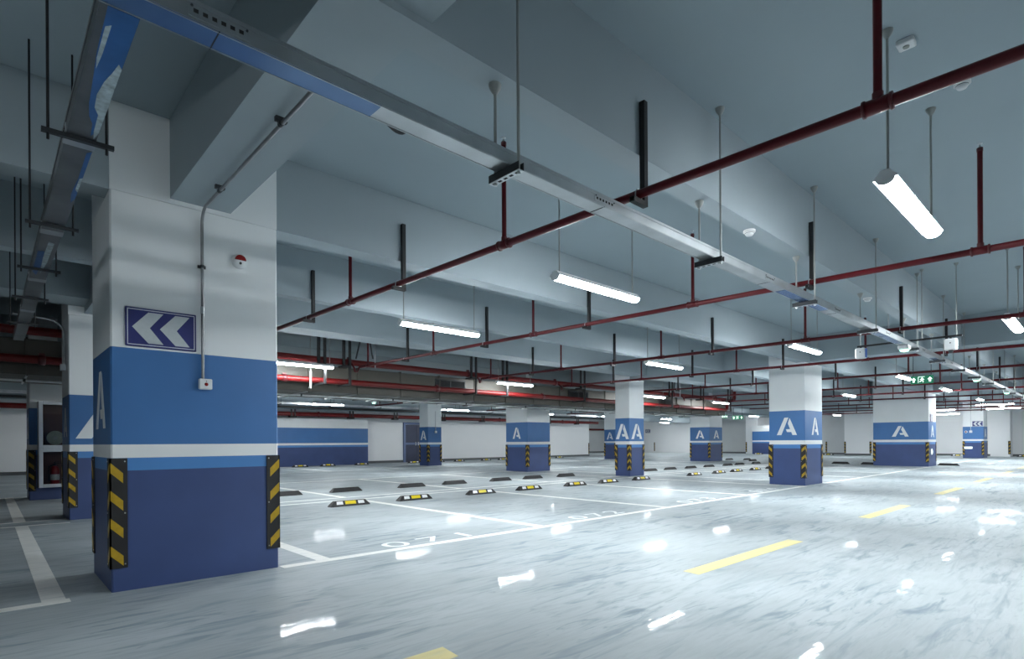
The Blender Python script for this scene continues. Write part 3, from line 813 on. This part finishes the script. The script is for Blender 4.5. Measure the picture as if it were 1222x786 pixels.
t = thing('air_duct', 'long tan sheet metal air duct running behind the fire mains', 'air duct', (X0 + .4, 12.78, 2.36))
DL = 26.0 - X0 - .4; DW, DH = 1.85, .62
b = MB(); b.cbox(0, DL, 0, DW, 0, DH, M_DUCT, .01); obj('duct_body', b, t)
x = 1.2
while x < DL:
    b = MB()
    b.box(x - .012, x + .012, -.025, 0, -.025, DH + .02, M_DUCT); b.box(x - .012, x + .012, DW, DW + .025, -.025, DH + .02, M_DUCT)
    b.box(x - .012, x + .012, 0, DW, -.025, 0, M_FLANGE); b.box(x - .012, x + .012, 0, DW, DH, DH + .02, M_DUCT)  # bottom bar in brighter metal, a reflection put into its colour
    obj('duct_flange', b, t); x += 1.24
for gx in (9.05, 20.2, 1.0, 14.6):
    b = MB(); g = gx - X0 - .4
    b.box(g, g + 1.05, -.03, 0, .28, .31, M_DKGREY); b.box(g, g + 1.05, -.03, 0, .52, .55, M_DKGREY); b.box(g, g + .03, -.03, 0, .31, .52, M_DKGREY); b.box(g + 1.02, g + 1.05, -.03, 0, .31, .52, M_DKGREY); b.box(g + .51, g + .54, -.03, 0, .31, .52, M_DKGREY)
    for j in range(6): b.plate([(0, 0), (.99, 0), (.99, .03), (0, .03)], (g + .03, -.022, .32 + j * .033), (1, 0, 0), Vector((0, .012, .03)).normalized(), (0, -1, 0), .003, M_DKGREY)
    b.box(g + .03, g + 1.02, -.004, 0, .31, .52, M_HOLE)
    obj('air_grille', b, t)

t = thing('conduit', 'added zinc tube standing in for bright reflections below the tan air duct', 'conduit', (X0 + .5, 13.25, 2.295))  # added tube; its shine stands for the highlights along the duct's underside
b = MB(); b.tube([(0, 0, 0), (36.0, 0, 0)], .022, M_FLANGE, 10); obj('conduit_pipe', b, t)
x = 1.0
while x < 36:
    b = MB(); b.box(x - .02, x + .02, -.035, .035, .018, .032, M_DKGREY); b.lathe([(.026, -.02), (.026, .02)], (x, 0, 0), (1, 0, 0), M_DKGREY, 10); obj('pipe_clamp', b, t); x += 2.5
# paired black posts that carry mains and duct, with a diagonal brace
posts = MB(); posts.box(-.03, .03, -.135, -.095, -.12, SLAB - 3.03, M_BLACK); posts.box(.09, .14, -.20, -.155, -.56, SLAB - 3.03, M_BLACK)
bars = MB(); bars.box(-.03, .14, -.19, .11, -.135, -.095, M_BLACK)
lower = MB(); lower.box(.085, .145, -.19, .36, -.555, -.515, M_BLACK)
brace = MB(); brace.tube([(.30, -.12, .08), (.46, -.12, .72)], .020, M_DKGREY, 6); brace.tube([(.62, -.12, .72), (.74, -.12, .12)], .020, M_DKGREY, 6); brace.tube([(.80, -.12, .78), (.80, -.12, -.1)], .018, M_ZINC, 6)
DM = (posts.mesh('hanger_posts'), bars.mesh('cross_bar'), lower.mesh('lower_bar')); BRACE = brace.mesh('diagonal_brace'); dh0 = None
for k, x in enumerate((-4.2, -.6, 2.6, 5.42, 6.02, 9.78, 10.95, 14.45, 17.4, 19.9, 22.4, 24.9)):
    loc = (x, 12.2, 3.03); lab = f'black steel post hanger carrying the duct-side fire mains, {ORD[k - 3]} one right of the near pillar' if k > 2 else f'black steel post hanger of the fire mains, {ORD[2 - k]} one leftward behind the near pillar'
    if dh0 is None:
        dh0 = thing('main_hanger', lab, 'pipe hanger', loc, 0, 'black hangers of the fire mains')
        for nm, me in zip(('hanger_posts', 'cross_bar', 'lower_bar'), DM): link(nm, me, dh0)
    else:
        d_ = dup(dh0, loc, 0, lab)
        if k in (4, 9): link('diagonal_brace', BRACE, d_)
# white standards below the first duct-row lamps
for k, (x, lab) in enumerate(((5.35, 'short white bar hanging beside the first duct lamp and lower main'), (18.35, 'short white bar hanging by the third duct lamp and lower main'))):
    b = MB(); b.box(-.022, .022, -.015, .015, -.0, .36, M_ROD); b.box(-.022, .022, -.015, .05, -.03, 0, M_ROD); b.box(-.008, .008, -.008, .008, .36, SLAB - 2.42, M_ROD)
    tag(obj('support_bar', b, None, (x, 12.36, 2.42)), lab, 'support bar')

# ------------------------------------------------------------------ cable trays
t = thing('cable_tray', 'long galvanised cable tray with lid running down the lane', 'cable tray', (-4.0, 2.19, 2.632))
TW, TH, TL = .122, .070, 52.0
b = MB()
b.box(0, TL, 0, TW, 0, TH - .008, M_TRAY)
for a, c in ((2.5, 5.28), (9.75, 11.0), (12.95, 14.3), (16.6, 17.6)): b.box(a, c, .003, TW - .003, -.0012, 0, M_FILM)
b.box(0, TL, -.004, TW + .004, TH - .016, TH, M_TRAY)
for y in (.004, TW - .010): b.box(0, TL, y, y + .006, -.003, 0, M_TRAY)
obj('tray_body', b, t)
for x in (.62, 2.86, 5.36, 7.25, 9.4, 11.6, 14.0, 16.5, 19.0):
    b = MB(); c = x + 4.0
    b.box(c - .10, c + .10, -.0035, 0, .010, .050, M_TRAY)
    b.box(c - .10, c + .10, TW, TW + .0035, .010, .050, M_TRAY)
    for j in range(6): b.box(c - .085 + j * .03, c - .069 + j * .03, -.0045, -.0035, .024, .038, M_HOLE)
    for s in (-.09, .093): b.lathe([(.005, 0), (.004, .004)], (c + s, -.0035, .045), (0, -1, 0), M_DKGREY, 8)
    b.box(c - .002, c + .002, 0, TW, -.003, -.0005, M_HOLE)
    obj('splice_plate', b, t)
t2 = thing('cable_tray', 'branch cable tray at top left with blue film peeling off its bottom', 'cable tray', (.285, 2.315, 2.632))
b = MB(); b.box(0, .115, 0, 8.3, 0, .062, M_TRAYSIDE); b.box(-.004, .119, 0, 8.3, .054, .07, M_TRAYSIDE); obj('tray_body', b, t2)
for poly, M_, dz in (([(.022, 0), (.114, 0), (.114, .72), (.105, .86), (.098, 1.0), (.088, 1.04), (.080, .90), (.062, .84), (.048, .72), (.040, .55), (.026, .30)], M_SCRAP, .001),
                     ([(.114, .36), (.114, .98), (.102, 1.06), (.094, .98), (.090, .80), (.070, .74), (.064, .62), (.074, .50), (.088, .42), (.100, .33)], M_BACK, .0016),
                     ([(.030, .12), (.046, .10), (.044, .30), (.038, .42), (.031, .34)], M_BACK, .0016),
                     ([(.095, 1.25), (.114, 1.22), (.114, 1.95), (.100, 2.05), (.088, 1.9), (.096, 1.6)], M_SCRAP, .001),
                     ([(.102, 1.62), (.114, 1.60), (.114, 1.84), (.100, 1.80)], M_BACK, .0016),
                     ([(.010, 3.3), (.05, 3.28), (.055, 3.7), (.04, 4.1), (.012, 4.0)], M_SCRAP, .001),
                     ([(.055, 3.0), (.09, 3.02), (.085, 3.6), (.062, 4.05), (.05, 3.5)], M_BACK, .0016)):
    b = MB(); b.plate(poly, (0, 0, 0), (1, 0, 0), (0, 1, 0), (0, 0, -1), dz, M_); obj('film_scrap', b, t2)
for y in (1.15, 2.75, 4.3, 5.9):
    b = MB(); b.box(-.005, 0, y - .07, y + .07, .008, .05, M_ZINC); b.box(.115, .12, y - .07, y + .07, .008, .05, M_ZINC); b.box(-.005, .12, y - .05, y + .05, -.004, 0, M_ZINC)
    for j in range(5):
        for s in (-.0065, .12): b.box(s, s + .0015, y - .06 + j * .026, y - .044 + j * .026, .022, .036, M_HOLE)
    obj('splice_plate', b, t2)

# trapeze hangers: long tray
def tray_hanger(label, u, group):
    t = thing('tray_hanger', label, 'tray hanger', (u, 2.25, 2.60), 0, group)
    b = MB(); y0, y1 = -.12, .12
    b.box(-.020, .020, y0, y1, -.018, -.014, M_ZINC); b.box(-.020, -.016, y0, y1, -.014, .028, M_DKGREY); b.box(.016, .020, y0, y1, -.014, .028, M_DKGREY)
    for j in range(5): b.box(-.008, .008, y0 + .02 + j * .045, y0 + .045 + j * .045, -.019, -.018, M_HOLE)
    obj('cross_bar', b, t)
    for y, zt in ((-.10, SLAB), (.085, 3.13)):
        b = MB(); b.tube([(0, y, -.03), (0, y, zt - 2.60)], .0085, M_ROD, 8)
        b.lathe([(.011, 0), (.011, .012)], (0, y, -.032), (0, 0, 1), M_ZINC, 6); r_ = obj('suspension_rod', b, t)
        b = MB(); b.lathe([(.012, 0), (.03, .03), (.036, .05), (.036, .056)], (0, y, zt - 2.60 - .056), (0, 0, 1), M_ROD, 14); obj('rod_cap', b, r_)
for k, u in enumerate((-.5, 2.07, 4.32, 6.4, 8.65, 10.95, 13.0, 15.1, 17.1, 19.3, 21.6, 24.0, 26.4, 28.8)):
    if k == 0: u = -1.4
    tray_hanger(f'trapeze hanger under the long cable tray, {ORD[k - 1]} one showing from the near end' if k else 'trapeze hanger under the long cable tray past the branch tray corner', u, 'trapeze hangers of the long tray')
for k, v in enumerate((3.40, 4.87, 6.15, 7.42, 9.0)):
    t = thing('tray_hanger', f'dark trapeze hanger under the branch tray at top left, {ORD[k]} from the corner', 'tray hanger', (.3425, v, 2.60), 0, 'dark hangers of the branch tray')
    b = MB(); b.box(-.15, .13, -.012, .012, .010, .030, M_DKGREY); obj('cross_bar', b, t)
    for x in (-.125, .10):
        zt = SLAB
        b = MB(); b.tube([(x, 0, -.02), (x, 0, zt - 2.60)], .006, M_BLACK, 6); obj('suspension_rod', b, t)
# loop of flexible conduit where the conduit meets the tray
b = MB(); b.tube([(.050 * t_, -.10 * math.sin(t_ * .8), .055 * (t_ - 1.6) ** 2 - .02) for t_ in [k * .25 for k in range(13)]], .011, M_DKGREY, 8)
tag(obj('flexible_conduit', b, None, (1.50, 2.62, 2.78)), 'small loop of dark flexible conduit beside the long tray', 'conduit')

# ------------------------------------------------------------------ small ceiling fittings
def detector(label, u, v, z, group=None, lit=True):
    t = thing('bay_detector', label, 'parking detector', (u, v, z), 0, group)
    b = MB(); b.cbox(-.075, .075, -.075, .075, -.07, 0, M_PLASTIC, .012); b.box(-.09, .09, -.03, .03, -.055, -.025, M_PLASTIC); obj('detector_body', b, t)
    b = MB(); b.lathe([(.058, 0), (.062, .012), (.05, .03), (.02, .036)], (0, 0, -.068), (0, 0, -1), M_GREENLED, 18); obj('green_lamp', b, t)
for k, u in enumerate((10.55, 17.36, 22.9)):
    detector(f'white detector with green light under the long tray, {ORD[k]} from the camera', u, 2.24, 2.632, 'green-lit detectors under the tray')

t = thing('sensor_conduit', 'thin black conduit across the tray carrying two white boxes', 'conduit', (10.75, 0, 2.70))
b = MB(); b.tube([(0, 1.55, .02), (0, 2.95, .02)], .016, M_BLACK, 8); obj('conduit_pipe', b, t)
for y in (1.62, 2.05, 2.5, 2.9):
    b = MB(); b.tube([(0, y, .03), (0, y, SLAB - 2.70 if abs(y - 2.33) > .1 else .43)], .008, M_ROD, 6); b.lathe([(.012, 0), (.03, .03), (.032, .04)], (0, y, SLAB - 2.74), (0, 0, 1), M_ROD, 10); obj('suspension_rod', b, t)
for (y, z, lab, lens) in ((2.895, 2.60, 'white square sensor box with blue side, left of the tray', False), (1.69, 2.595, 'white square camera box with small lens, right of the tray', True)):
    t = thing('sensor_box', lab, 'sensor box', (10.75, y, z))
    b = MB(); b.cbox(-.05, .05, -.075, .075, -.085, .085, M_PLASTIC, .010); b.box(-.012, .012, -.012, .012, .085, .11, M_BLACK); obj('box_body', b, t)
    b = MB(); b.lathe([(.010, 0), (.008, .004)], (-.05, .0, .02), (-1, 0, 0), M_DKGREY, 10); obj('indicator_dot', b, t)
    b = MB(); b.box(-.045, .045, -.078, -.075, -.075, .075, M_BLUESIDE if not lens else M_PLASTIC); obj('side_cover', b, t)
    if lens:
        b = MB(); b.lathe([(.03, 0), (.03, .03), (.02, .045)], (0, 0, -.085), (0, 0, -1), M_DKGREY, 12); obj('camera_lens', b, t)

def exit_sign(label, loc, rz, wd, ht):
    """green board facing -x before rotation: arrow, running figure, arrow"""
    t = thing('exit_sign', label, 'exit sign', loc, rz)
    b = MB(); b.cbox(-.02, .02, -wd / 2, wd / 2, -ht / 2, ht / 2, M_EXITGREEN, .004); obj('sign_panel', b, t)
    ax, n = (0, -1, 0), (-1, 0, 0); o = (-.02, 0, 0)
    for s in (-1, 1):
        b = MB(); c = s * wd * .36; q = ht * .3
        b.plate([(c - q * .9, 0), (c, q), (c + q * .9, 0), (c + q * .35, 0), (c + q * .35, -q), (c - q * .35, -q), (c - q * .35, 0)], o, ax, (0, 0, 1), n, .002, M_EXITWHITE); obj('arrow_symbol', b, t)
    b = MB(); q = ht * .38
    b.plate([(-q * 1.05, -q), (-q * .95, -q), (-q * .95, q), (-q * 1.05, q)], o, ax, (0, 0, 1), n, .002, M_EXITWHITE)
    b.plate([(-q * 1.05, q * .9), (q * .9, q * .9), (q * .9, q), (-q * 1.05, q)], o, ax, (0, 0, 1), n, .002, M_EXITWHITE)
    b.plate([(q * .12 + .16 * q * math.cos(a), .58 * q + .16 * q * math.sin(a)) for a in [2 * PI * j / 12 for j in range(12)]], o, ax, (0, 0, 1), n, .002, M_EXITWHITE)
    b.plate([(-q * .1, .35 * q), (q * .25, .35 * q), (q * .75, .1 * q), (q * .7, -.02 * q), (q * .3, .12 * q), (q * .25, -.2 * q), (q * .55, -.45 * q), (q * .45, -.95 * q), (q * .3, -.95 * q), (q * .33, -.55 * q), (-q * .05, -.25 * q), (-q * .25, -.65 * q), (-q * .7, -.7 * q), (-q * .7, -.55 * q), (-q * .35, -.5 * q), (-q * .15, -.1 * q), (-q * .15, .15 * q), (-q * .45, -.05 * q), (-q * .55, .06 * q)], o, ax, (0, 0, 1), n, .002, M_EXITWHITE)
    obj('running_figure', b, t)
    for s in (-1, 1):
        b = MB(); b.tube([(0, s * wd * .4, ht / 2), (0, s * wd * .4, SLAB - loc[2])], .007, M_BLACK, 6); obj('suspension_rod', b, t)
exit_sign('green lit exit sign with arrows hanging right of centre beneath the pipes', (16.6, 3.17, 2.60), -.15, .47, .19)
exit_sign('distant green exit sign glowing beyond the end of the duct', (33.5, 15.65, 2.55), -.1, .7, .24)
exit_sign('small distant exit sign at the edge of the distant twin-A pillar', (33.0, 16.25, 2.62), PI / 2 - .5, .4, .22)

def smoke(label, loc):
    t = thing('smoke_detector', label, 'smoke detector', loc)
    b = MB(); b.lathe([(.055, 0), (.055, .018), (.045, .022)], (0, 0, 0), (0, 0, -1), M_PLASTIC, 20); obj('detector_base', b, t)
    b = MB(); b.lathe([(.040, .022), (.040, .032), (.030, .048), (.012, .052)], (0, 0, 0), (0, 0, -1), M_PLASTIC, 20); b.lathe([(.041, .026), (.041, .029)], (0, 0, 0), (0, 0, -1), M_DKGREY, 20); obj('detector_head', b, t)
smoke('round white smoke detector on the slab at upper right', (5.345, .764, SLAB))
smoke('round white smoke detector under the beam above the tray, nearer one', (5.27, 2.34, 3.13))
smoke('round white smoke detector under the beam above the tray, farther one', (9.0, 2.34, 3.13))
t = thing('ceiling_box', 'small square white junction box on the slab at top right', 'junction box', (4.52, .94, SLAB))
b = MB(); b.cbox(-.05, .05, -.05, .05, -.035, 0, M_PLASTIC, .006); obj('box_body', b, t)
b = MB(); b.lathe([(.02, 0), (.018, .008)], (0, 0, -.035), (0, 0, -1), M_ROD, 12); obj('box_plug', b, t)

# far cable trays and services beyond the duct
for (lab, y, z, x0, x1) in (('galvanised cable tray behind the air duct', 17.5, 2.62, X0, 29.0), ('flat galvanised cable tray before the back wall', 24.3, 2.84, X0, 33.0)):
    t = thing('cable_tray', lab, 'cable tray', (x0, y, z))
    b = MB(); b.box(0, x1 - x0, 0, .30, 0, .006, M_ZINC); b.box(0, x1 - x0, 0, .006, .006, .09, M_ZINC); b.box(0, x1 - x0, .294, .30, .006, .09, M_ZINC); obj('tray_body', b, t)
    x = 1.0
    while x < x1 - x0:
        b = MB(); b.box(x - .02, x + .02, -.05, .35, -.03, 0, M_DKGREY)
        for y_ in (-.03, .33): b.tube([(x, y_, -.03), (x, y_, SLAB - z)], .008, M_BLACK, 6)
        obj('hanging_bracket', b, t); x += 2.4
detector('green-lit detector under the tray behind the duct', 9.9, 17.65, 2.615)
# black posts holding back main
bm_ = MB(); bm_.box(-.03, .03, -.16, -.12, -.16, SLAB - 2.55, M_BLACK); bm_.box(.14, .20, -.16, -.12, -.16, SLAB - 2.55, M_BLACK); post_me = bm_.mesh('hanger_posts')
bm_ = MB(); bm_.box(-.06, .24, -.16, .12, -.16, -.10, M_BLACK); bar_me = bm_.mesh('cross_bar')
bh0 = None
for k, x in enumerate((8.9, 10.6, 13.6, 16.2, 19.4, 22.4, 25.4, 28.4, 31.4)):
    lab = f'black post hanger of the back wall fire main, {ORD[k]} from the left'
    if bh0 is None:
        bh0 = thing('main_hanger', lab, 'pipe hanger', (x, 26.8, 2.55), 0, 'hangers of the back main'); link('hanger_posts', post_me, bh0); link('cross_bar', bar_me, bh0)
    else: dup(bh0, (x, 26.8, 2.55), 0, lab)
